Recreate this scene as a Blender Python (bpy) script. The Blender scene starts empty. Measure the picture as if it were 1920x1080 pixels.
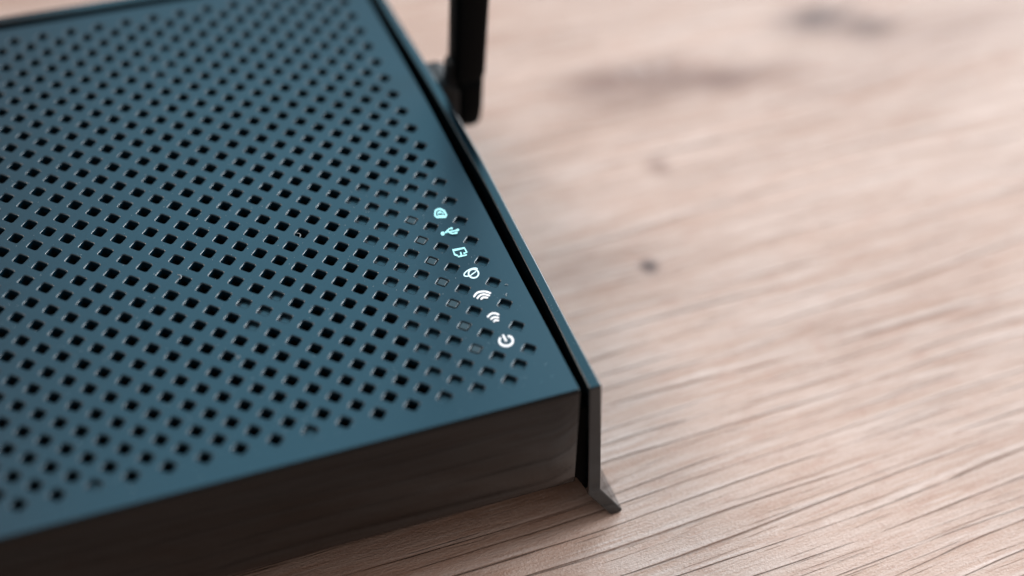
import bpy, bmesh, math, random
from mathutils import Matrix, Vector

random.seed(7)
U = 0.004            # one lattice step of the grille, in metres
TOP = 9.3            # height of the router's top cover above the table, in steps
col = bpy.context.scene.collection
scene = bpy.context.scene

# ---------------------------------------------------------------- camera
cam_data = bpy.data.cameras.new('camera')
cam = bpy.data.objects.new('camera', cam_data)
col.objects.link(cam)
R = Matrix(((0.9308263, -0.36166468, 0.05254587),
            (-0.21771022, -0.66422664, -0.71512603),
            (0.29353819, 0.65421834, -0.69701772)))
loc = Vector((-18.58394044, -41.50837752, 47.34849016 + TOP)) * U
m = Matrix(((R[0][0], -R[1][0], -R[2][0], loc.x),
            (R[0][1], -R[1][1], -R[2][1], loc.y),
            (R[0][2], -R[1][2], -R[2][2], loc.z),
            (0, 0, 0, 1)))
cam.matrix_world = m
cam_data.sensor_width = 36.0
cam_data.lens = 2910.87 / 1920 * 36.0
cam_data.clip_start = 0.005
cam_data.clip_end = 50
cam_data.dof.use_dof = True
cam_data.dof.focus_distance = 68.8 * U
cam_data.dof.aperture_fstop = 4.9
cam_data.dof.aperture_blades = 0
scene.camera = cam

# ---------------------------------------------------------------- room light
world = bpy.data.worlds.new('World')
scene.world = world
world.use_nodes = True
bg = world.node_tree.nodes['Background']
bg.inputs['Color'].default_value = (1.0, 0.90, 0.84, 1)
bg.inputs['Strength'].default_value = 0.45


def lamp(name, pos, target, sx, sy, power, color):
    d = bpy.data.lights.new(name, 'AREA')
    d.shape = 'RECTANGLE'
    d.size = sx
    d.size_y = sy
    d.energy = power
    d.color = color
    o = bpy.data.objects.new(name, d)
    col.objects.link(o)
    o.location = pos
    o.rotation_euler = (Vector(target) - Vector(pos)).to_track_quat('-Z', 'Y').to_euler()
    return o


lamp('window_light', (0.50, 1.10, 1.45), (0, 0.05, 0), 1.35, 1.25, 11.2, (0.18, 0.70, 1.0))
lamp('side_window_light', (2.55, 0.38, 1.52), (0, 0, 0), 0.9, 1.15, 78.0, (0.84, 0.94, 1.0))
lamp('corner_window_light', (2.0, 1.95, 1.0), (0, 0, 0), 1.1, 1.5, 56.0, (0.94, 0.97, 1.0))
lamp('left_fill_light', (-1.15, 1.20, 1.45), (0, 0, 0), 0.8, 0.8, 25.0, (1.0, 0.88, 0.80))  # added unseen warm fill that brightens the left of the table

scene.view_settings.view_transform = 'Standard'
scene.view_settings.look = 'None'
scene.view_settings.gamma = 1
scene.view_settings.exposure = 0.0


# ---------------------------------------------------------------- node helpers
class NT:
    def __init__(self, name):
        self.mat = bpy.data.materials.new(name)
        self.mat.use_nodes = True
        self.t = self.mat.node_tree
        self.bsdf = self.t.nodes['Principled BSDF']

    def new(self, kind):
        return self.t.nodes.new(kind)

    def put(self, sock, v):
        if isinstance(v, bpy.types.NodeSocket):
            self.t.links.new(v, sock)
        else:
            sock.default_value = v

    def m(self, op, a, b=0.0, c=0.0, clamp=False):
        n = self.new('ShaderNodeMath')
        n.operation = op
        n.use_clamp = clamp
        self.put(n.inputs[0], a)
        self.put(n.inputs[1], b)
        self.put(n.inputs[2], c)
        return n.outputs[0]

    def vec(self, x, y, z=0.0):
        n = self.new('ShaderNodeCombineXYZ')
        self.put(n.inputs[0], x)
        self.put(n.inputs[1], y)
        self.put(n.inputs[2], z)
        return n.outputs[0]

    def noise(self, v, scale=1.0, detail=2.0, rough=0.5, out='Fac'):
        n = self.new('ShaderNodeTexNoise')
        self.put(n.inputs['Vector'], v)
        n.inputs['Scale'].default_value = scale
        n.inputs['Detail'].default_value = detail
        n.inputs['Roughness'].default_value = rough
        return n.outputs[out]

    def ramp(self, v, lo, hi, a=0.0, b=1.0, smooth=True):
        n = self.new('ShaderNodeMapRange')
        if smooth:
            n.interpolation_type = 'SMOOTHSTEP'
        self.put(n.inputs[0], v)
        n.inputs[1].default_value = lo
        n.inputs[2].default_value = hi
        n.inputs[3].default_value = a
        n.inputs[4].default_value = b
        return n.outputs[0]

    def mix(self, f, a, b, mode='MIX'):
        n = self.new('ShaderNodeMix')
        n.data_type = 'RGBA'
        n.blend_type = mode
        self.put(n.inputs[0], f)
        self.put(n.inputs[6], a)
        self.put(n.inputs[7], b)
        return n.outputs[2]

    def bump(self, h, strength, dist):
        n = self.new('ShaderNodeBump')
        n.inputs['Strength'].default_value = strength
        n.inputs['Distance'].default_value = dist
        self.put(n.inputs['Height'], h)
        self.t.links.new(n.outputs[0], self.bsdf.inputs['Normal'])

    def pos(self):
        """object position in lattice steps"""
        g = self.new('ShaderNodeNewGeometry')
        s = self.new('ShaderNodeVectorMath')
        s.operation = 'SCALE'
        self.t.links.new(g.outputs['Position'], s.inputs[0])
        s.inputs['Scale'].default_value = 1.0 / U
        sep = self.new('ShaderNodeSeparateXYZ')
        self.t.links.new(s.outputs[0], sep.inputs[0])
        return s.outputs[0], sep.outputs[0], sep.outputs[1], sep.outputs[2]


def rgb(r, g, b):
    return (r, g, b, 1.0)


def plastic(name, base, rough, grain=0.0, spec=0.5, vary=0.05):
    n = NT(name)
    p, x, y, z = n.pos()
    fine = n.noise(p, 16.0, 2.0, 0.6)
    broad = n.noise(p, 0.25, 3.0, 0.5)
    c = n.mix(n.m('MULTIPLY', broad, 0.35), rgb(*base), rgb(*[v * 1.5 for v in base]))
    n.put(n.bsdf.inputs['Base Color'], c)
    r = n.m('ADD', rough - vary / 2, n.m('MULTIPLY', broad, vary))
    n.put(n.bsdf.inputs['Roughness'], r)
    n.bsdf.inputs['Specular IOR Level'].default_value = spec
    if grain:
        n.bump(fine, grain, 0.00006)
    return n.mat


def wood():
    n = NT('laminate_wood')
    p, x, y, z = n.pos()
    # rotate by the 2.5 degree tilt of the grain
    ca, sa = math.cos(math.radians(2.5)), math.sin(math.radians(2.5))
    u = n.m('ADD', n.m('MULTIPLY', x, ca), n.m('MULTIPLY', y, sa))
    v = n.m('SUBTRACT', n.m('MULTIPLY', y, ca), n.m('MULTIPLY', x, sa))
    # slow waviness of the grain
    w1 = n.noise(n.vec(n.m('MULTIPLY', u, 0.022), n.m('MULTIPLY', v, 0.06)), 1.0, 2.0, 0.5)
    w2 = n.noise(n.vec(n.m('MULTIPLY', u, 0.13), n.m('MULTIPLY', v, 0.5), 3.0), 1.0, 2.0, 0.5)
    f = n.m('ADD', v, n.m('MULTIPLY', n.m('SUBTRACT', w1, 0.5), 2.4))
    f = n.m('ADD', f, n.m('MULTIPLY', n.m('SUBTRACT', w2, 0.5), 0.18))
    dark = None
    brown = 0.0
    # knots: (x, y, half length, half width, push, darkness of heart)
    for kx, ky, lx, ly, push, dk, br in KNOTS:
        ku = kx * ca + ky * sa
        kv = ky * ca - kx * sa
        du = n.m('DIVIDE', n.m('SUBTRACT', u, ku), lx)
        dv = n.m('DIVIDE', n.m('SUBTRACT', v, kv), ly)
        r2 = n.m('ADD', n.m('MULTIPLY', du, du), n.m('MULTIPLY', dv, dv))
        g = n.m('EXPONENT', n.m('MULTIPLY', r2, -1.0))
        f = n.m('ADD', f, n.m('MULTIPLY', g, push))
        if dk:
            h = n.m('MULTIPLY', n.m('EXPONENT', n.m('MULTIPLY', r2, -2.2)), dk)
            dark = h if dark is None else n.m('ADD', dark, h)
        if br:
            brown = n.m('ADD', brown, n.m('MULTIPLY', n.m('EXPONENT', n.m('MULTIPLY', r2, -1.2)), br))
    tone = n.noise(n.vec(n.m('MULTIPLY', u, 0.05), n.m('MULTIPLY', f, 0.30), 1.0), 1.0, 3.0, 0.55)
    streak = n.noise(n.vec(n.m('MULTIPLY', u, 0.13), n.m('MULTIPLY', f, 1.9), 5.0), 1.0, 3.0, 0.6)
    fibre = n.noise(n.vec(n.m('MULTIPLY', u, 0.8), n.m('MULTIPLY', f, 9.0), 9.0), 1.0, 3.0, 0.65)
    blotch = n.noise(n.vec(n.m('MULTIPLY', u, 0.5), n.m('MULTIPLY', f, 1.4), 14.0), 1.0, 3.0, 0.6)
    speck = n.noise(n.vec(n.m('MULTIPLY', u, 6.0), n.m('MULTIPLY', v, 10.0)), 1.0, 2.0, 0.7)
    # long thin pores where a stretched noise crosses its mid value
    q = n.noise(n.vec(n.m('MULTIPLY', u, 0.020), n.m('MULTIPLY', f, 0.35), 21.0), 1.0, 1.0, 0.4)
    q = n.m('FRACT', n.m('ADD', n.m('MULTIPLY', f, 0.95), n.m('MULTIPLY', q, 3.0)))
    line1 = n.m('ABSOLUTE', n.m('SUBTRACT', q, 0.5))
    lw = n.noise(n.vec(n.m('MULTIPLY', u, 0.11), n.m('MULTIPLY', f, 1.6), 30.0), 1.0, 3.0, 0.6)
    wid = n.ramp(lw, 0.36, 0.68, 0.005, 0.07)
    line1 = n.m('SUBTRACT', 1.0, n.m('DIVIDE', line1, wid), 0.0, True)
    line1 = n.m('MULTIPLY', line1, n.ramp(lw, 0.34, 0.50))
    rim_light = n.m('MULTIPLY', n.ramp(n.m('ABSOLUTE', n.m('SUBTRACT', q, 0.64)), 0.12, 0.0), n.ramp(lw, 0.36, 0.60))
    q2 = n.noise(n.vec(n.m('MULTIPLY', u, 0.12), n.m('MULTIPLY', f, 4.2), 41.0), 1.0, 2.0, 0.55)
    line2 = n.ramp(q2, 0.60, 0.70)
    light2 = n.ramp(q2, 0.40, 0.30)
    pores = n.m('ADD', n.m('MULTIPLY', line1, 0.85), n.m('MULTIPLY', line2, 0.38), 0.0, True)

    c = n.mix(n.ramp(tone, 0.28, 0.66), rgb(*WOOD_DARK), rgb(*WOOD_LIGHT))
    c = n.mix(n.ramp(streak, 0.30, 0.75, 0.0, 0.5), c, rgb(*WOOD_PALE))
    c = n.mix(n.ramp(blotch, 0.48, 0.74, 0.0, 0.42), c, rgb(*WOOD_RED))
    c = n.mix(n.m('MULTIPLY', rim_light, 0.65), c, rgb(*WOOD_PALE))
    c = n.mix(n.m('MULTIPLY', light2, 0.6), c, rgb(*WOOD_PALE))
    c = n.mix(n.ramp(fibre, 0.45, 0.72, 0.0, 0.32), c, rgb(*WOOD_BROWN))
    c = n.mix(n.ramp(speck, 0.52, 0.72, 0.0, 0.38), c, rgb(*WOOD_PALE))
    c = n.mix(n.ramp(speck, 0.46, 0.30, 0.0, 0.30), c, rgb(*WOOD_RED))
    c = n.mix(n.m('MULTIPLY', pores, 0.45), c, rgb(0.17, 0.10, 0.08))
    c = n.mix(n.m('MULTIPLY', brown, 1.0, 0.0, True), c, rgb(0.215, 0.115, 0.085))
    if dark is not None:
        dn = n.noise(n.vec(n.m('MULTIPLY', u, 0.5), n.m('MULTIPLY', v, 0.6), 50.0), 1.0, 3.0, 0.6)
        dark = n.m('MULTIPLY', dark, n.ramp(dn, 0.30, 0.60, 0.6, 1.2), 0.0, True)
        c = n.mix(dark, c, rgb(0.115, 0.066, 0.054))
    n.put(n.bsdf.inputs['Base Color'], c)
    n.put(n.bsdf.inputs['Roughness'], n.m('ADD', 0.46, n.m('MULTIPLY', fibre, 0.2)))
    n.bsdf.inputs['Specular IOR Level'].default_value = 0.5
    h = n.m('SUBTRACT', n.m('ADD', n.m('MULTIPLY', fibre, 0.35), n.m('MULTIPLY', speck, 0.55)),
            n.m('MULTIPLY', pores, 1.3))
    h = n.m('ADD', h, n.m('MULTIPLY', streak, 0.5))
    n.bump(h, 1.0, 0.00036)
    return n.mat


KNOTS = [
    (19.5, 25.6, 5.0, 1.8, 2.2, 0.0, 0.0),
    (16.8, 26.6, 3.0, 1.6, 0.0, 0.10, 0.8),
    (21.0, 26.2, 3.0, 1.9, 0.0, 0.12, 0.7),
    (18.0, 24.3, 4.5, 1.0, 0.0, 0.0, 0.40),
    (24.2, 24.8, 2.2, 1.4, 0.0, 0.0, 0.75),
    (27.5, 24.4, 3.2, 1.6, -1.0, 0.0, 0.45),
    (33.2, 28.9, 3.4, 1.8, 2.0, 0.85, 0.6),
    (36.0, 27.0, 2.4, 1.3, 1.0, 0.60, 0.5),
    (40.5, 24.8, 8.0, 3.0, -1.0, 0.0, 0.40),
    (30.0, 21.6, 6.5, 2.0, 0.0, 0.0, 0.22),
    (12.85, 10.9, 0.55, 0.60, 0.3, 1.6, 0.7),
    (16.9, 18.35, 0.7, 0.8, 0.3, 0.0, 0.7),
    (8.5, 11.5, 4.5, 1.6, 0.0, 0.0, 0.30),
    (-14.0, 46.0, 8.0, 3.0, 0.0, 0.0, 0.35),
]
WOOD_LIGHT = (0.54, 0.36, 0.285)
WOOD_DARK = (0.41, 0.235, 0.165)
WOOD_PALE = (0.71, 0.57, 0.51)
WOOD_RED = (0.44, 0.235, 0.165)
WOOD_BROWN = (0.28, 0.155, 0.11)

M_WOOD = wood()
M_COVER = plastic('matte_grille_plastic', (0.001, 0.014, 0.025), 0.29, 0.22, 0.55)
M_FRONT = plastic('satin_front_plastic', (0.0018, 0.0015, 0.0015), 0.10, 0.0, 0.25, 0.02)
M_SIDE = plastic('satin_side_plastic', (0.001, 0.005, 0.008), 0.15, 0.03, 0.5)
M_INNER = plastic('dark_inner_plastic', (0.0012, 0.0012, 0.0012), 0.8, 0.0, 0.05)
M_RIB = plastic('inner_rib_plastic', (0.05, 0.055, 0.06), 0.35)
M_LENS = plastic('indicator_lens', (0.012, 0.026, 0.034), 0.40, 0.15)
M_ANT = plastic('antenna_plastic', (0.0006, 0.0012, 0.0016), 0.45, 0.0, 0.05)
M_HINGE = plastic('hinge_plastic', (0.002, 0.003, 0.004), 0.5, 0.0, 0.25)
M_PRINT = plastic('white_print', (0.90, 0.86, 0.87), 0.55)
M_PRINT_FRINGE = plastic('cyan_fringe_print', (0.42, 0.86, 0.90), 0.55)  # white ink with the lens's cyan colour fringe put into its tint
M_PRINT_FRINGE_PALE = plastic('pale_fringe_print', (0.68, 0.90, 0.94), 0.55)  # same white ink, fainter cyan lens fringe in the colour
M_DUST = plastic('pale_dust', (0.55, 0.58, 0.60), 0.8)


# ---------------------------------------------------------------- mesh helpers
def link(name, bm, mat, parent=None, smooth=False):
    """bm is in lattice steps with z = 0 on the top cover"""
    for v in bm.verts:
        v.co = Vector((v.co.x * U, v.co.y * U, (v.co.z + TOP) * U))
    me = bpy.data.meshes.new(name)
    bm.to_mesh(me)
    bm.free()
    me.materials.append(mat)
    for p in me.polygons:
        p.use_smooth = smooth
    o = bpy.data.objects.new(name, me)
    col.objects.link(o)
    o.parent = parent
    return o


def bevel(o, width, seg=3, angle=30):
    b = o.modifiers.new('bevel', 'BEVEL')
    b.width = width * U
    b.segments = seg
    b.limit_method = 'ANGLE'
    b.angle_limit = math.radians(angle)
    b.harden_normals = True
    for p in o.data.polygons:
        p.use_smooth = True
    return o


def loft(bm, rings, cap=True):
    vs = [[bm.verts.new(p) for p in r] for r in rings]
    k = len(rings[0])
    for a, b in zip(vs, vs[1:]):
        for i in range(k):
            bm.faces.new((a[i], a[(i + 1) % k], b[(i + 1) % k], b[i]))
    if cap:
        bm.faces.new(list(reversed(vs[0])))
        bm.faces.new(vs[-1])
    bmesh.ops.recalc_face_normals(bm, faces=bm.faces)
    return vs


def interp(tab, y):
    if y <= tab[0][0]:
        return tab[0][1]
    for (a, va), (b, vb) in zip(tab, tab[1:]):
        if y <= b:
            t = (y - a) / (b - a)
            t = t * t * (3 - 2 * t) * 0.35 + t * 0.65
            return va + (vb - va) * t
    return tab[-1][1]

DUST_FIBRES = [(-6.62, 9.05, 0.16, -60, 80), (-12.2, 8.06, 0.14, -80, 90), (1.05, 2.55, 0.12, 100, 200), (-10.9, 2.6, 0.07, 0, 300), (1.15, 3.1, 0.10, 20, 110)]

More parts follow.
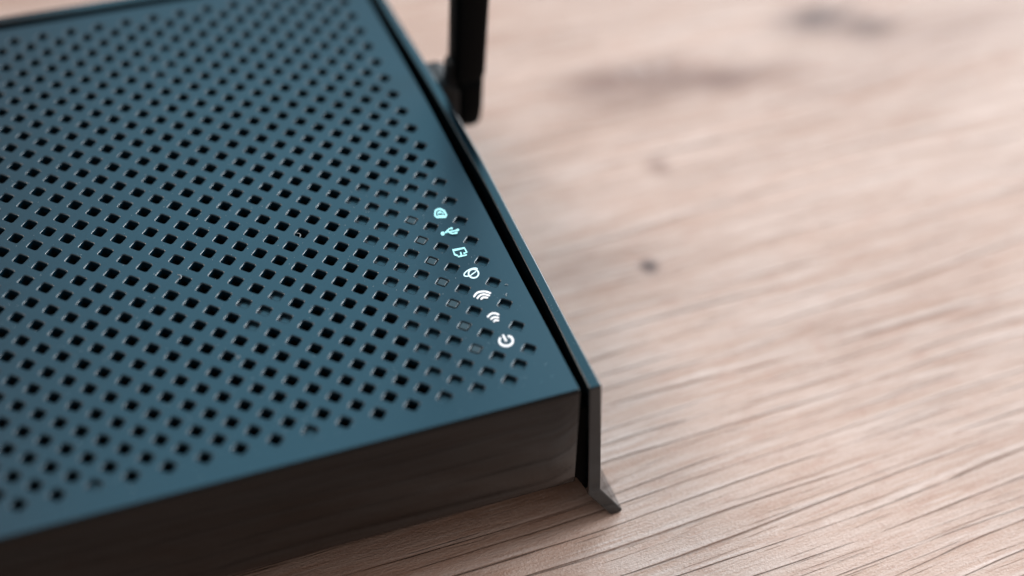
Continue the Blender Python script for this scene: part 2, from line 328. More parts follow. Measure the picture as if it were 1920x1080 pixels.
ICONS = {'security_icon':[[[[-0.214,8.542],[-0.128,8.729],[-0.029,8.778],[0.077,8.754],[0.18,8.604],[0.183,8.328],[0.169,8.326],[-0.213,8.374],[-0.234,8.451],[-0.214,8.542]],[[-0.287,8.57],[-0.176,8.807],[-0.015,8.894],[0.136,8.859],[0.264,8.667],[0.266,8.332],[0.138,8.161],[-0.256,8.267],[-0.321,8.411],[-0.287,8.57]],1,[]],[[[-0.105,8.552],[0.121,8.495],[0.076,8.383],[-0.15,8.44],[-0.105,8.552]],[[-0.104,8.648],[0.161,8.547],[0.075,8.288],[-0.189,8.389],[-0.104,8.648]],1,[]],[[[-0.06,8.58],[-0.022,8.635],[0.025,8.63],[0.023,8.551]],[[-0.086,8.612],[-0.027,8.697],[0.066,8.681],[0.064,8.565]],0,[[[-0.06,8.58],[-0.07,8.571],[-0.081,8.568],[-0.089,8.573],[-0.094,8.584],[-0.093,8.599],[-0.086,8.612]],[[0.064,8.565],[0.062,8.551],[0.054,8.538],[0.043,8.531],[0.033,8.532],[0.026,8.539],[0.023,8.551]]]]],'usb_icon':[[[[-0.447,7.123],[-0.446,7.116]],[[-0.264,7.262],[-0.262,7.255]],0,[[[-0.447,7.123],[-0.45,7.186],[-0.427,7.251],[-0.385,7.301],[-0.335,7.321],[-0.291,7.307],[-0.264,7.262]],[[-0.262,7.255],[-0.26,7.192],[-0.283,7.127],[-0.325,7.077],[-0.375,7.057],[-0.419,7.072],[-0.446,7.116]]]],[[[-0.363,7.148],[-0.028,7.164],[0.327,7.144]],[[-0.348,7.236],[-0.011,7.252],[0.347,7.232]],0,[[[-0.363,7.148],[-0.378,7.153],[-0.387,7.169],[-0.388,7.191],[-0.38,7.213],[-0.365,7.23],[-0.348,7.236]],[[0.347,7.232],[0.362,7.225],[0.369,7.208],[0.369,7.186],[0.359,7.164],[0.344,7.149],[0.327,7.144]]]],[[[0.305,7.109],[0.361,7.109]],[[0.337,7.265],[0.393,7.265]],0,[[[0.305,7.109],[0.279,7.12],[0.264,7.149],[0.264,7.188],[0.28,7.227],[0.306,7.255],[0.337,7.265]],[[0.393,7.265],[0.419,7.254],[0.434,7.226],[0.434,7.186],[0.418,7.147],[0.391,7.119],[0.361,7.109]]]],[[[-0.207,7.162],[-0.181,7.18],[-0.144,7.206],[-0.104,7.235],[-0.067,7.26],[-0.037,7.283],[-0.01,7.305],[0.01,7.319],[0.026,7.326],[0.045,7.326],[0.069,7.319],[0.092,7.309],[0.11,7.303]],[[-0.225,7.238],[-0.199,7.256],[-0.162,7.283],[-0.121,7.311],[-0.086,7.335],[-0.058,7.357],[-0.031,7.379],[-0.001,7.4],[0.034,7.415],[0.069,7.415],[0.101,7.406],[0.126,7.395],[0.143,7.388]],0,[[[-0.207,7.162],[-0.224,7.156],[-0.239,7.162],[-0.248,7.178],[-0.248,7.2],[-0.239,7.222],[-0.225,7.238]],[[0.143,7.388],[0.155,7.377],[0.159,7.357],[0.155,7.334],[0.143,7.314],[0.126,7.303],[0.11,7.303]]]],[[[0.082,7.288],[0.111,7.278]],[[0.131,7.428],[0.16,7.418]],0,[[[0.082,7.288],[0.061,7.305],[0.053,7.336],[0.059,7.373],[0.078,7.406],[0.104,7.426],[0.131,7.428]],[[0.16,7.418],[0.181,7.401],[0.189,7.37],[0.183,7.333],[0.164,7.3],[0.138,7.28],[0.111,7.278]]]],[[[-0.113,7.18],[-0.106,7.155],[-0.096,7.118],[-0.083,7.075],[-0.063,7.037],[-0.039,7.009],[-0.012,6.986],[0.018,6.968],[0.051,6.953],[0.092,6.945],[0.137,6.942],[0.178,6.941],[0.206,6.94]],[[-0.05,7.228],[-0.043,7.203],[-0.034,7.167],[-0.022,7.132],[-0.009,7.105],[0.008,7.085],[0.03,7.066],[0.055,7.051],[0.081,7.04],[0.116,7.033],[0.157,7.03],[0.197,7.029],[0.225,7.028]],0,[[[-0.113,7.18],[-0.114,7.202],[-0.106,7.224],[-0.091,7.241],[-0.074,7.248],[-0.059,7.244],[-0.05,7.228]],[[0.225,7.028],[0.239,7.022],[0.247,7.005],[0.247,6.983],[0.238,6.961],[0.223,6.945],[0.206,6.94]]]],[[[0.168,6.91],[0.218,6.912]],[[0.193,7.045],[0.242,7.047]],0,[[[0.168,6.91],[0.145,6.918],[0.132,6.942],[0.131,6.975],[0.144,7.01],[0.166,7.035],[0.193,7.045]],[[0.242,7.047],[0.265,7.039],[0.279,7.015],[0.279,6.981],[0.266,6.947],[0.244,6.922],[0.218,6.912]]]]],'ethernet_icon':[[[[-0.189,5.665],[-0.261,5.746],[-0.28,5.928],[0.229,5.948],[0.217,5.712],[0.126,5.725]],[[-0.246,5.583],[-0.344,5.695],[-0.296,6.082],[0.277,6.047],[0.293,5.679],[0.114,5.627]],0,[[[-0.189,5.665],[-0.181,5.645],[-0.182,5.62],[-0.193,5.596],[-0.211,5.58],[-0.23,5.575],[-0.246,5.583]],[[0.114,5.627],[0.096,5.631],[0.085,5.646],[0.083,5.67],[0.091,5.696],[0.106,5.716],[0.126,5.725]]]],[[[-0.052,5.74],[-0.089,5.505]],[[0.021,5.745],[-0.016,5.51]],0,[[[-0.052,5.74],[-0.043,5.765],[-0.027,5.784],[-0.008,5.792],[0.01,5.787],[0.02,5.77],[0.021,5.745]],[[-0.016,5.51],[-0.025,5.485],[-0.041,5.466],[-0.061,5.458],[-0.078,5.463],[-0.088,5.48],[-0.089,5.505]]]],[[[-0.211,5.468],[0.154,5.464]],[[-0.192,5.563],[0.174,5.559]],0,[[[-0.211,5.468],[-0.227,5.474],[-0.236,5.492],[-0.236,5.516],[-0.227,5.539],[-0.21,5.557],[-0.192,5.563]],[[0.174,5.559],[0.19,5.553],[0.199,5.535],[0.199,5.511],[0.189,5.487],[0.173,5.47],[0.154,5.464]]]]],'internet_icon':[[[[0.249,4.254],[0.222,4.2],[0.184,4.153],[0.137,4.117],[0.084,4.096],[0.03,4.091],[-0.021,4.103],[-0.065,4.131],[-0.099,4.173],[-0.119,4.226],[-0.126,4.283],[-0.118,4.343],[-0.097,4.399],[-0.064,4.45],[-0.021,4.492],[0.029,4.522],[0.083,4.536],[0.137,4.532],[0.185,4.512],[0.225,4.476],[0.252,4.428],[0.265,4.372],[0.264,4.313],[0.249,4.254]],[[0.314,4.233],[0.273,4.152],[0.217,4.084],[0.151,4.033],[0.08,4.004],[0.008,3.997],[-0.058,4.013],[-0.116,4.05],[-0.161,4.107],[-0.189,4.178],[-0.198,4.261],[-0.187,4.349],[-0.155,4.434],[-0.107,4.51],[-0.045,4.571],[0.024,4.611],[0.097,4.63],[0.167,4.625],[0.23,4.598],[0.282,4.551],[0.319,4.486],[0.337,4.407],[0.336,4.321],[0.314,4.233]],1,[]],[[[-0.061,4.278],[-0.126,4.267],[-0.185,4.264],[-0.237,4.269],[-0.28,4.28],[-0.31,4.297],[-0.328,4.317],[-0.334,4.335],[-0.332,4.352],[-0.322,4.376],[-0.298,4.407],[-0.262,4.442],[-0.215,4.477],[-0.159,4.509],[-0.097,4.538],[-0.032,4.561],[0.034,4.577],[0.098,4.587],[0.157,4.589],[0.208,4.583],[0.249,4.571],[0.278,4.554],[0.294,4.534],[0.3,4.508]],[[-0.068,4.205],[-0.136,4.194],[-0.2,4.191],[-0.258,4.196],[-0.308,4.209],[-0.348,4.231],[-0.377,4.262],[-0.391,4.306],[-0.387,4.36],[-0.364,4.411],[-0.329,4.458],[-0.284,4.502],[-0.229,4.542],[-0.168,4.577],[-0.101,4.608],[-0.031,4.633],[0.04,4.651],[0.108,4.661],[0.173,4.663],[0.23,4.657],[0.279,4.643],[0.318,4.619],[0.345,4.586],[0.355,4.547]],0,[[[-0.061,4.278],[-0.047,4.275],[-0.038,4.263],[-0.036,4.246],[-0.042,4.227],[-0.054,4.212],[-0.068,4.205]],[[0.355,4.547],[0.355,4.529],[0.348,4.51],[0.336,4.496],[0.321,4.491],[0.308,4.495],[0.3,4.508]]]],[[[-0.047,4.219],[0.206,4.35]],[[-0.055,4.284],[0.198,4.415]],0,[[[-0.047,4.219],[-0.061,4.216],[-0.072,4.223],[-0.078,4.237],[-0.076,4.255],[-0.068,4.272],[-0.055,4.284]],[[0.198,4.415],[0.212,4.417],[0.224,4.411],[0.229,4.396],[0.228,4.378],[0.219,4.361],[0.206,4.35]]]]],'wifi_icon':[[[[-0.381,2.915],[-0.348,2.947],[-0.302,2.992],[-0.253,3.035],[-0.209,3.063],[-0.166,3.078],[-0.117,3.085],[-0.065,3.086],[-0.015,3.082],[0.034,3.073],[0.084,3.058],[0.132,3.038],[0.173,3.015],[0.211,2.985],[0.247,2.947],[0.279,2.91],[0.302,2.883]],[[-0.422,2.998],[-0.389,3.03],[-0.341,3.077],[-0.283,3.129],[-0.221,3.168],[-0.16,3.189],[-0.1,3.198],[-0.042,3.199],[0.015,3.194],[0.071,3.184],[0.127,3.167],[0.18,3.145],[0.228,3.118],[0.274,3.082],[0.314,3.04],[0.347,3.001],[0.369,2.975]],0,[[[-0.381,2.915],[-0.403,2.902],[-0.425,2.903],[-0.44,2.919],[-0.445,2.945],[-0.438,2.974],[-0.422,2.998]],[[0.369,2.975],[0.379,2.952],[0.377,2.924],[0.364,2.897],[0.343,2.878],[0.32,2.873],[0.302,2.883]]]],[[[-0.296,2.759],[-0.266,2.784],[-0.224,2.819],[-0.179,2.853],[-0.138,2.875],[-0.098,2.888],[-0.055,2.895],[-0.013,2.895],[0.029,2.886],[0.076,2.861],[0.128,2.82],[0.176,2.777],[0.211,2.748]],[[-0.327,2.841],[-0.297,2.866],[-0.253,2.903],[-0.2,2.942],[-0.146,2.972],[-0.093,2.989],[-0.041,2.998],[0.014,2.998],[0.069,2.986],[0.126,2.955],[0.183,2.911],[0.233,2.867],[0.267,2.838]],0,[[[-0.296,2.759],[-0.316,2.749],[-0.336,2.753],[-0.348,2.769],[-0.351,2.794],[-0.343,2.82],[-0.327,2.841]],[[0.267,2.838],[0.277,2.819],[0.278,2.793],[0.268,2.768],[0.25,2.749],[0.229,2.741],[0.211,2.748]]]],[[[-0.158,2.643],[-0.136,2.658],[-0.108,2.678],[-0.082,2.692],[-0.061,2.697],[-0.03,2.689],[0.011,2.669],[0.051,2.645],[0.08,2.628]],[[-0.183,2.738],[-0.163,2.753],[-0.13,2.776],[-0.086,2.8],[-0.036,2.811],[0.013,2.798],[0.061,2.774],[0.103,2.749],[0.131,2.732]],0,[[[-0.158,2.643],[-0.181,2.635],[-0.201,2.642],[-0.213,2.662],[-0.213,2.689],[-0.203,2.717],[-0.183,2.738]],[[0.131,2.732],[0.146,2.715],[0.149,2.689],[0.141,2.66],[0.123,2.637],[0.101,2.625],[0.08,2.628]]]]],'guest_wifi_icon':[[[[-0.258,1.565],[-0.223,1.59],[-0.173,1.624],[-0.121,1.656],[-0.077,1.675],[-0.039,1.68],[0.001,1.677],[0.04,1.668],[0.073,1.654],[0.101,1.631],[0.129,1.598],[0.153,1.562],[0.171,1.537]],[[-0.284,1.659],[-0.249,1.683],[-0.196,1.719],[-0.136,1.757],[-0.075,1.782],[-0.02,1.79],[0.032,1.786],[0.081,1.775],[0.125,1.756],[0.165,1.724],[0.198,1.683],[0.224,1.645],[0.242,1.62]],0,[[[-0.258,1.565],[-0.281,1.558],[-0.301,1.564],[-0.312,1.584],[-0.313,1.611],[-0.303,1.638],[-0.284,1.659]],[[0.242,1.62],[0.25,1.597],[0.246,1.569],[0.231,1.543],[0.21,1.527],[0.188,1.525],[0.171,1.537]]]],[[[-0.188,1.377],[-0.159,1.392],[-0.118,1.414],[-0.077,1.431],[-0.045,1.436],[-0.009,1.426],[0.034,1.401],[0.075,1.373],[0.105,1.354]],[[-0.202,1.471],[-0.173,1.486],[-0.13,1.509],[-0.076,1.532],[-0.02,1.54],[0.034,1.524],[0.084,1.496],[0.127,1.467],[0.156,1.448]],0,[[[-0.188,1.377],[-0.209,1.373],[-0.227,1.382],[-0.236,1.403],[-0.234,1.429],[-0.221,1.454],[-0.202,1.471]],[[0.156,1.448],[0.168,1.431],[0.171,1.406],[0.162,1.38],[0.145,1.359],[0.124,1.35],[0.105,1.354]]]],[[[-0.112,1.197],[-0.096,1.209],[-0.074,1.224],[-0.055,1.234],[-0.046,1.236],[-0.033,1.232],[-0.01,1.217],[0.013,1.199],[0.029,1.185]],[[-0.138,1.29],[-0.122,1.301],[-0.096,1.319],[-0.062,1.338],[-0.021,1.347],[0.016,1.335],[0.046,1.314],[0.071,1.294],[0.087,1.281]],0,[[[-0.112,1.197],[-0.135,1.189],[-0.154,1.196],[-0.166,1.216],[-0.167,1.242],[-0.157,1.27],[-0.138,1.29]],[[0.087,1.281],[0.1,1.262],[0.101,1.235],[0.091,1.208],[0.072,1.188],[0.049,1.179],[0.029,1.185]]]]],'power_icon':[[[[-0.262,0.282],[-0.28,0.258],[-0.309,0.22],[-0.342,0.17],[-0.367,0.111],[-0.379,0.053],[-0.383,-0.005],[-0.38,-0.065],[-0.366,-0.121],[-0.34,-0.17],[-0.307,-0.216],[-0.267,-0.255],[-0.224,-0.286],[-0.175,-0.308],[-0.122,-0.323],[-0.067,-0.329],[-0.012,-0.325],[0.044,-0.309],[0.099,-0.282],[0.15,-0.248],[0.196,-0.207],[0.234,-0.158],[0.261,-0.103],[0.281,-0.05],[0.294,0.001],[0.302,0.053],[0.303,0.105],[0.298,0.155],[0.285,0.202],[0.261,0.24],[0.231,0.266],[0.205,0.284],[0.188,0.296]],[[-0.197,0.211],[-0.216,0.185],[-0.241,0.152],[-0.263,0.119],[-0.275,0.092],[-0.281,0.061],[-0.284,0.023],[-0.282,-0.015],[-0.273,-0.048],[-0.256,-0.082],[-0.23,-0.117],[-0.199,-0.149],[-0.165,-0.173],[-0.128,-0.19],[-0.085,-0.201],[-0.042,-0.206],[-0.002,-0.204],[0.036,-0.192],[0.076,-0.172],[0.114,-0.147],[0.141,-0.122],[0.16,-0.098],[0.176,-0.068],[0.188,-0.033],[0.197,0.002],[0.202,0.035],[0.202,0.07],[0.199,0.102],[0.193,0.124],[0.183,0.14],[0.164,0.156],[0.141,0.172],[0.124,0.184]],0,[[[-0.262,0.282],[-0.239,0.303],[-0.213,0.308],[-0.192,0.297],[-0.18,0.272],[-0.182,0.241],[-0.197,0.211]],[[0.124,0.184],[0.109,0.205],[0.107,0.235],[0.118,0.267],[0.139,0.291],[0.165,0.302],[0.188,0.296]]]],[[[-0.097,0.331],[-0.093,0.006]],[[-0.002,0.362],[0.002,0.036]],0,[[[-0.097,0.331],[-0.091,0.362],[-0.074,0.388],[-0.05,0.404],[-0.026,0.404],[-0.009,0.388],[-0.002,0.362]],[[0.002,0.036],[-0.004,0.006],[-0.021,-0.02],[-0.045,-0.036],[-0.069,-0.035],[-0.086,-0.02],[-0.093,0.006]]]]]}

# ---------------------------------------------------------------- the table
bm = bmesh.new()
loft(bm, [[(x, y, z) for x, y in ((-190, -110), (210, -110), (210, 110), (-190, 110))]
          for z in (-TOP - 6.5, -TOP)])
table = link('table', bm, M_WOOD)
bevel(table, 0.4, 2)
table['label'] = 'light oak wood grain laminate table top with a dark knot, under the black router'
table['category'] = 'table'

# ---------------------------------------------------------------- the router
router = bpy.data.objects.new('router', None)
col.objects.link(router)
router.location = (0, 0, 0)
router['label'] = 'black plastic wireless router with square hole grille and white status icons'
router['category'] = 'router'

X0 = -62.0                      # far left end (outside the picture)
YF, YB = -3.62, 28.72           # front and back edge of the cover
EDGE = [(-3.7, 1.84), (1.9, 1.94), (8.8, 2.06), (16.6, 2.12), (25, 2.04), (29, 2.0)]
RIM_IN = [(-3.7, 2.23), (2.7, 2.45), (10.4, 2.68), (16.5, 2.68), (25, 2.50), (30, 2.42)]
RIM_OUT = [(-3.7, 2.81), (0, 2.88), (4.5, 3.01), (12, 3.22), (16.7, 3.23), (25.4, 2.98), (30, 2.92)]
r2 = math.sqrt(2)


def blocked(S, D):
    if S >= -5 and D <= 16:
        return True
    if (S, D) in ((-12, 8), (-14, 8), (-13, 7), (-12, 6), (-14, 6), (-13, -3), (-25, -3), (-37, -3),
                  (-14, 34), (-15, 33), (-13, 33), (-14, 32), (-13, 35), (-40, 8), (-42, 8), (-41, 7), (-40, 6), (-42, 6)):
        return True
    return False


def kind(S, D):
    if S > 1 or D < -3 or D > 39 or S < -83:
        return 'plain'
    if S == 1 and D < -1:
        return 'plain'
    if S == 0 and 0 <= D <= 12:
        return 'plain'
    if S == -2 and 0 <= D <= 12:
        return 'led'
    return 'hole'


def ring(cx, cy, half, rad, z, seg=2):
    """rounded square in the a/b directions; 4 corners of seg + 1 points, counter-clockwise"""
    out = []
    for k, (sa, sb) in enumerate(((1, 1), (-1, 1), (-1, -1), (1, -1))):
        # local frame: p along a' = (1,1)/r2 , q along b' = (-1,1)/r2
        for j in range(seg + 1):
            t = math.radians(90 * k + 90 * j / seg)
            p = sa * (half - rad) + rad * math.cos(t)
            q = sb * (half - rad) + rad * math.sin(t)
            out.append((cx + (p - q) / r2, cy + (p + q) / r2, z))
    return out


def clip(poly, axis, val, keep_less):
    out = []
    for i, a in enumerate(poly):
        b = poly[(i + 1) % len(poly)]
        ia = (a[axis] <= val) == keep_less
        ib = (b[axis] <= val) == keep_less
        if ia:
            out.append(a)
        if ia != ib:
            t = (val - a[axis]) / (b[axis] - a[axis])
            out.append(tuple(a[k] + (b[k] - a[k]) * t for k in range(2)))
    return out


verts, faces, smooth_f = [], [], []
XE, XW = 1.72, 1.2              # grid edge before it is fitted to the bowed side
YFP = YF + 0.16                 # the front edge is rounded over by the front panel


def add_face(pts, sm=False):
    i = len(verts)
    verts.extend(pts)
    faces.append(tuple(range(i, i + len(pts))))


H, TH = 0.252, 0.34             # half size of a hole, thickness of the cover
leds = []
for D in range(-7, 44):
    for S in range(-90, 6):
        if (S + D) % 2:
            continue
        cx, cy = S / r2, D / r2
        k = kind(S, D)
        # cell corners: a diamond
        A = [(cx, cy + r2 / 2), (cx - r2 / 2, cy), (cx, cy - r2 / 2), (cx + r2 / 2, cy)]
        if k == 'plain':
            P = A
            for ax, val, less in ((0, XE, True), (0, X0, False), (1, YFP, False), (1, YB, True)):
                P = clip(P, ax, val, less)
                if len(P) < 3:
                    break
            if len(P) >= 3:
                add_face([(q[0], q[1], 0.0) for q in P])
            continue
        if k == 'led':
            leds.append((S, D, cx, cy))
            h, bev, th = 0.228, 0.05, 0.12
        else:
            h, bev, th = H + random.uniform(-0.002, 0.002), 0.052, 0.20 if blocked(S, D) else TH
        lv = [ring(cx, cy, h + bev, 0.07 + bev, 0.0), ring(cx, cy, h + bev * 0.84, 0.07 + bev * 0.84, -bev * 0.05), ring(cx, cy, h + bev * 0.12, 0.07 + bev * 0.12, -bev * 0.5),
              ring(cx, cy, h, 0.07, -bev * 0.75), ring(cx, cy, h, 0.07, -th)]
        base = len(verts)
        # ring starts in the a' direction corner (1,1) -> image of local (a',b') quadrant
        for L in lv:
            verts.extend(L)
        nb = len(verts)
        verts.extend([(q[0], q[1], 0.0) for q in A])
        K = 12
        for li in range(4):
            o1, o2 = base + li * K, base + (li + 1) * K
            for i in range(K):
                j = (i + 1) % K
                faces.append((o1 + i, o1 + j, o2 + j, o2 + i))
        # corner k of the ring points to: k=0 -> +Y, 1 -> -X, 2 -> -Y, 3 -> +X  (same as A)
        for c in range(4):
            d = (c + 1) % 4
            faces.append((nb + c, nb + d, base + 3 * d + 1, base + 3 * d, base + 3 * c + 2, base + 3 * c + 1))
        if k == 'led' or blocked(S, D):
            i0 = base + 4 * K
            faces.append(tuple(i0 + i for i in range(K)))


def fit(x, y):
    if x <= XW:
        return x
    return XW + (x - XW) * (interp(EDGE, y) - XW) / (XE - XW)


verts = [(fit(x, y), y, z) for x, y, z in verts]
me = bpy.data.meshes.new('grille_cover')
me.from_pydata([(x * U, y * U, (z + TOP) * U) for x, y, z in verts], [], faces)
bm = bmesh.new()
bm.from_mesh(me)
bmesh.ops.remove_doubles(bm, verts=bm.verts, dist=1e-7)
bmesh.ops.recalc_face_normals(bm, faces=bm.faces)
up = sum(1 for f in bm.faces if f.normal.z > 0.9)
dn = sum(1 for f in bm.faces if f.normal.z < -0.9)
if dn > up:
    bmesh.ops.reverse_faces(bm, faces=bm.faces)
bm.to_mesh(me)
bm.free()
me.materials.append(M_COVER)
me.polygons.foreach_set('use_smooth', [True] * len(me.polygons))
me.set_sharp_from_angle(angle=math.radians(50))
cover = bpy.data.objects.new('grille_cover', me)
col.objects.link(cover)
cover.parent = router
wn = cover.modifiers.new('weighted_normals', 'WEIGHTED_NORMAL')
wn.keep_sharp = True

# lenses of the status lights, flush in their recesses
for S, D, cx, cy in leds:
    bm = bmesh.new()
    loft(bm, [ring(cx, cy, 0.19, 0.055, -0.13), ring(cx, cy, 0.19, 0.055, -0.035), ring(cx, cy, 0.165, 0.04, -0.012)])
    link('indicator_light', bm, M_LENS, router)

# printed status icons (white ink a hair above the cover, lens fringe tinted into the upper four)
for name, strokes in ICONS.items():
    bm = bmesh.new()
    z = 0.004
    for L, Rr, closed, caps in strokes:
        a = [bm.verts.new((p[0], p[1], z)) for p in L]
        b = [bm.verts.new((p[0], p[1], z)) for p in Rr]
        for i in range(len(a) - 1):
            bm.faces.new((a[i], a[i + 1], b[i + 1], b[i]))
        z += 0.004
        for c in caps:
            bm.faces.new([bm.verts.new((p[0], p[1], z)) for p in c])
            z += 0.004
    for f in bm.faces:
        f.normal_update()
        if f.normal.z < 0:
            f.normal_flip()
    link(name, bm, M_PRINT_FRINGE if name in ('security_icon', 'usb_icon', 'ethernet_icon') else M_PRINT_FRINGE_PALE if name == 'internet_icon' else M_PRINT, router)
ICON_LABELS = {'security_icon': 'white shield icon', 'usb_icon': 'white forked icon', 'ethernet_icon': 'white plug icon',
               'internet_icon': 'white globe icon', 'wifi_icon': 'white wave icon with wide arcs',
               'guest_wifi_icon': 'white wave icon with narrow arcs', 'power_icon': 'white power icon'}
for k, t in ICON_LABELS.items():
    bpy.data.objects[k]['label'] = t

# front panel: rounded top edge, nearly upright face, rounded foot edge
bm = bmesh.new()
prof = []
rr = 0.16
for j in range(7):
    t = math.radians(90 * j / 6)
    prof.append((YF + rr - rr * math.sin(t), -rr + rr * math.cos(t)))
prof += [(YF, -0.5), (YF, -5.62), (YF + 0.02, -5.66), (YF + 0.02, -5.98), (YF + 0.07, -6.05), (YF + 0.4, -6.06)]


def body_x(z):
    return 1.84 + 0.05 * -z


xs = [X0, -40, -20, -8, -2, 0.8]
rows = []
for y, z in prof:
    row = [bm.verts.new((x, y, z - 0.0005)) for x in xs]
    e = body_x(z)
    row += [bm.verts.new((e - 0.06, y, z - 0.0005)), bm.verts.new((e - 0.018, y + 0.018, z - 0.0005)), bm.verts.new((e, y + 0.06, z - 0.0005))]
    rows.append(row)
for a, b in zip(rows, rows[1:]):
    for i in range(len(a) - 1):
        bm.faces.new((a[i], a[i + 1], b[i + 1], b[i]))
bmesh.ops.recalc_face_normals(bm, faces=bm.faces)
fp = link('front_panel', bm, M_FRONT, router, True)

# right, back and left walls of the housing with its floor
bm = bmesh.new()
ys = [YF + 0.06, -1, 2, 6, 10, 14, 18, 22, 26, YB]
loopt, loopb = [], []
for y in ys:
    loopt.append((interp(EDGE, y) - 0.001, y, -0.003))
    loopb.append((interp(EDGE, y) + 0.30, y, -6.05))
loopt += [(X0, YB, -0.003), (X0, YF + 0.06, -0.003)]
loopb += [(X0, YB, -6.05), (X0, YF + 0.06, -6.05)]
vt = [bm.verts.new(p) for p in loopt]
vb = [bm.verts.new(p) for p in loopb]
for i in range(len(vt) - 1):
    bm.faces.new((vt[i], vt[i + 1], vb[i + 1], vb[i]))
bm.faces.new(vb)
bmesh.ops.recalc_face_normals(bm, faces=bm.faces)
link('housing', bm, M_INNER, router)

# what shows through the holes: a second lattice of thin ribs over a dark board
bm = bmesh.new()


def bar(bm, p, q, w, h, z):
    d = Vector((q[0] - p[0], q[1] - p[1]))
    d.normalize()
    nx, ny = -d.y * w / 2, d.x * w / 2
    loft(bm, [[(c[0] + nx, c[1] + ny, z), (c[0] - nx, c[1] - ny, z), (c[0] - nx, c[1] - ny, z - h), (c[0] + nx, c[1] + ny, z - h)] for c in (p, q)])


def clipped_bar(cx, cy, dx, dy, w, h, z):
    # line through (cx,cy) with direction (dx,dy) kept inside the housing
    lo, hi = -500, 500
    for c, d, a, b in ((cx, dx, X0 + 1, 1.3), (cy, dy, YF + 0.6, YB - 0.6)):
        t1, t2 = (a - c) / d, (b - c) / d
        lo, hi = max(lo, min(t1, t2)), min(hi, max(t1, t2))
    if hi - lo > 1:
        bar(bm, (cx + dx * lo, cy + dy * lo), (cx + dx * hi, cy + dy * hi), w, h, z)


for k in range(-70, 40):
    # through lattice points, shifted a quarter step
    ox = (k + 0.22)
    clipped_bar(ox / r2, ox / r2, 1 / r2, -1 / r2, 0.07, 0.5, -0.82)     # along b, spaced in a
    clipped_bar(ox / r2, -ox / r2, 1 / r2, 1 / r2, 0.05, 0.45, -0.88)    # along a, spaced in b
link('inner_rib_lattice', bm, M_RIB, router)['kind'] = 'stuff'
bm = bmesh.new()
loft(bm, [[(X0 + 0.5, YF + 0.5, z), (1.6, YF + 0.5, z), (1.6, YB - 0.5, z), (X0 + 0.5, YB - 0.5, z)] for z in (-2.6, -2.3)])
link('circuit_board', bm, M_INNER, router)


# side panels: upright band that flares out into a foot
def side_section(y, mirror=False):
    xi, xo = interp(RIM_IN, y), interp(RIM_OUT, y)
    pts = [(xi, 0.0), (xo, 0.0), (xo + 0.66, -7.12), (xo + 1.97, -9.18), (xo + 1.87, -9.30), (xo + 1.38, -9.30), (xi + 0.64, -7.28)]
    if mirror:
        pts = [(2 * (X0 / 2 + 0.95) - x, z) for x, z in pts]
    return [(x, y, z) for x, z in pts]


for mir in (False, True):
    bm = bmesh.new()
    yl = [-3.62, -2, 0, 2, 4, 6, 8, 10, 12, 14, 16, 18, 20, 22, 24, 26, 28, 29.9]
    loft(bm, [side_section(y, mir) for y in yl])
    o = link('side_panel', bm, M_SIDE, router)
    bevel(o, 0.11, 3, 35)
# web that joins the side panel to the housing, set back in the gap
for sgn in (False, True):
    bm = bmesh.new()
    sec = [(1.75, -1.6), (2.7, -1.6), (3.0, -7.1), (2.86, -7.22), (2.36, -6.25), (1.9, -6.04)]
    rings = []
    for y in (-3.25, 5, 15, 28.5):
        dx = interp(EDGE, y) - 1.84
        rings.append([((x + dx) if not sgn else X0 + 1.9 - (x + dx), y, z) for x, z in sec])
    loft(bm, rings)
    link('joining_web', bm, M_INNER, router)

# back band behind the cover
bm = bmesh.new()
loft(bm, [[(x, 29.28, 0), (x, 29.92, 0), (x, 30.35, -8.2), (x, 29.6, -8.2)] for x in (X0 - 0.5, 2.44)])
o = link('back_panel', bm, M_SIDE, router)
bevel(o, 0.07, 3)

# ---------------------------------------------------------------- antenna
AX, AY = 4.98, 18.7


def oval(cx, cy, rx, ry, z, n=20, pw=0.32):
    out = []
    for i in range(n):
        t = 2 * math.pi * i / n
        c, s = math.cos(t), math.sin(t)
        out.append((cx + rx * math.copysign(abs(c) ** pw, c), cy + ry * math.copysign(abs(s) ** pw, s), z))
    return out


ANTZ = [(-0.55, 0.74, 0.58), (-0.1, 0.86, 0.68), (8, 0.89, 0.70), (20, 0.92, 0.68), (36, 0.95, 0.6), (38.4, 0.9, 0.55), (38.9, 0.7, 0.4)]
bm = bmesh.new()
loft(bm, [oval(AX, AY, rx, ry, z) for z, rx, ry in ANTZ])
ant = link('antenna', bm, M_ANT, router, True)
ant['label'] = 'upright black antenna blade'
bevel(ant, 0.03, 1, 60)
# knuckle below the blade with a rounded lower end
bm = bmesh.new()
KX = AX + 0.16
loft(bm, [oval(KX, AY, 0.16, 0.2, -3.62), oval(KX, AY, 0.42, 0.46, -3.46), oval(KX, AY, 0.58, 0.58, -3.12),
          oval(KX, AY, 0.64, 0.62, -2.3), oval(KX - 0.02, AY, 0.66, 0.62, -1.2), oval(AX + 0.1, AY, 0.7, 0.6, -0.5)])
link('antenna_knuckle', bm, M_ANT, ant, True)
# rounded swivel block between the side panel and the antenna
bm = bmesh.new()
loft(bm, [[(x, 17.95, -3.5), (x, 20.5, -3.5), (x, 20.5, zt), (x, 17.95, zt)] for x, zt in ((2.9, -0.45), (3.95, -0.45), (4.5, -0.75))])
o = link('swivel_block', bm, M_HINGE, ant)
bevel(o, 0.35, 4, 40)
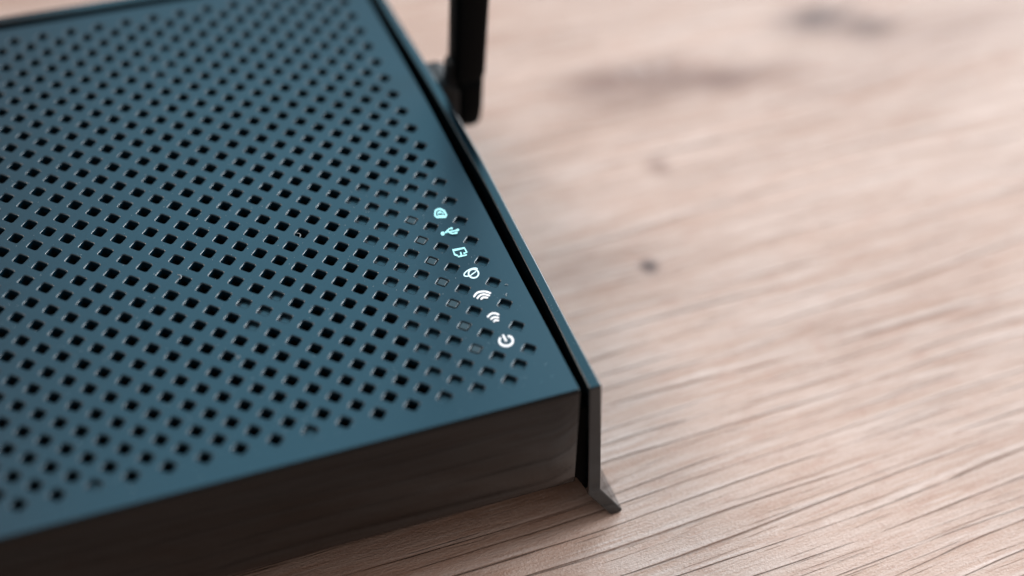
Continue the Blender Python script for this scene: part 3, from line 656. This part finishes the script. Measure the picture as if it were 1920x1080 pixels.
# hinge lug beside the blade's lower end
bm = bmesh.new()
loft(bm, [[(AX - 1.12, AY - 0.45, z), (AX - 0.6, AY - 0.45, z), (AX - 0.6, AY + 0.45, z), (AX - 1.12, AY + 0.45, z)] for z in (-2.4, 0.72)])
o = link('hinge_lug', bm, M_HINGE, ant)
bevel(o, 0.2, 3)

# ---------------------------------------------------------------- dust on the cover
rnd = random.Random(11)
bm = bmesh.new()


def speck(x, y, z, s):
    a = rnd.uniform(0, 6.28)
    pts = [(x + s * math.cos(a + t) * rnd.uniform(0.6, 1.2), y + s * math.sin(a + t) * rnd.uniform(0.6, 1.2)) for t in (0, 1.5, 3.1, 4.6)]
    top = bm.verts.new((x, y, z + s * 0.9))
    vs = [bm.verts.new((px, py, z)) for px, py in pts]
    for i in range(4):
        bm.faces.new((vs[i], vs[(i + 1) % 4], top))


def fibre(pts, w, z=0.02):
    prev = None
    for i, (x, y) in enumerate(pts):
        a, b = pts[max(i - 1, 0)], pts[min(i + 1, len(pts) - 1)]
        d = Vector((b[0] - a[0], b[1] - a[1])).normalized()
        zz = z + 0.03 * math.sin(i * 0.9) ** 2
        cur = [bm.verts.new((x - d.y * w, y + d.x * w, zz)), bm.verts.new((x + d.y * w, y - d.x * w, zz)), bm.verts.new((x, y, zz + w * 1.6))]
        if prev:
            for k in range(3):
                bm.faces.new((prev[k], prev[(k + 1) % 3], cur[(k + 1) % 3], cur[k]))
        prev = cur


def arc(cx, cy, r, a0, a1, n=8):
    return [(cx + r * math.cos(math.radians(a0 + (a1 - a0) * i / n)), cy + r * math.sin(math.radians(a0 + (a1 - a0) * i / n))) for i in range(n + 1)]


for i in range(1500):
    S = rnd.uniform(-40, 2)
    y = rnd.uniform(-3.3, 22)
    x = S / r2
    if x > 1.7:
        continue
    # keep off the holes
    i1, j1 = (x + y) / r2, (x - y) / r2
    fi, fj = abs(i1 - round(i1)), abs(j1 - round(j1))
    if max(fi, fj) < 0.30:
        continue
    speck(x, y, 0.0, rnd.choice((0.009, 0.011, 0.013, 0.020)))
for f in DUST_FIBRES:
    fibre(arc(*f), 0.012)
for i in range(60):
    y = rnd.uniform(-3.4, 14)
    speck(interp(RIM_IN, y) + rnd.uniform(0.08, 0.5), y, 0.0, rnd.choice((0.008, 0.011)))
dust = link('dust', bm, M_DUST)
dust['kind'] = 'stuff'
dust['label'] = 'pale dust specks and short lint hairs lying on the black router cover'
dust['category'] = 'dust'
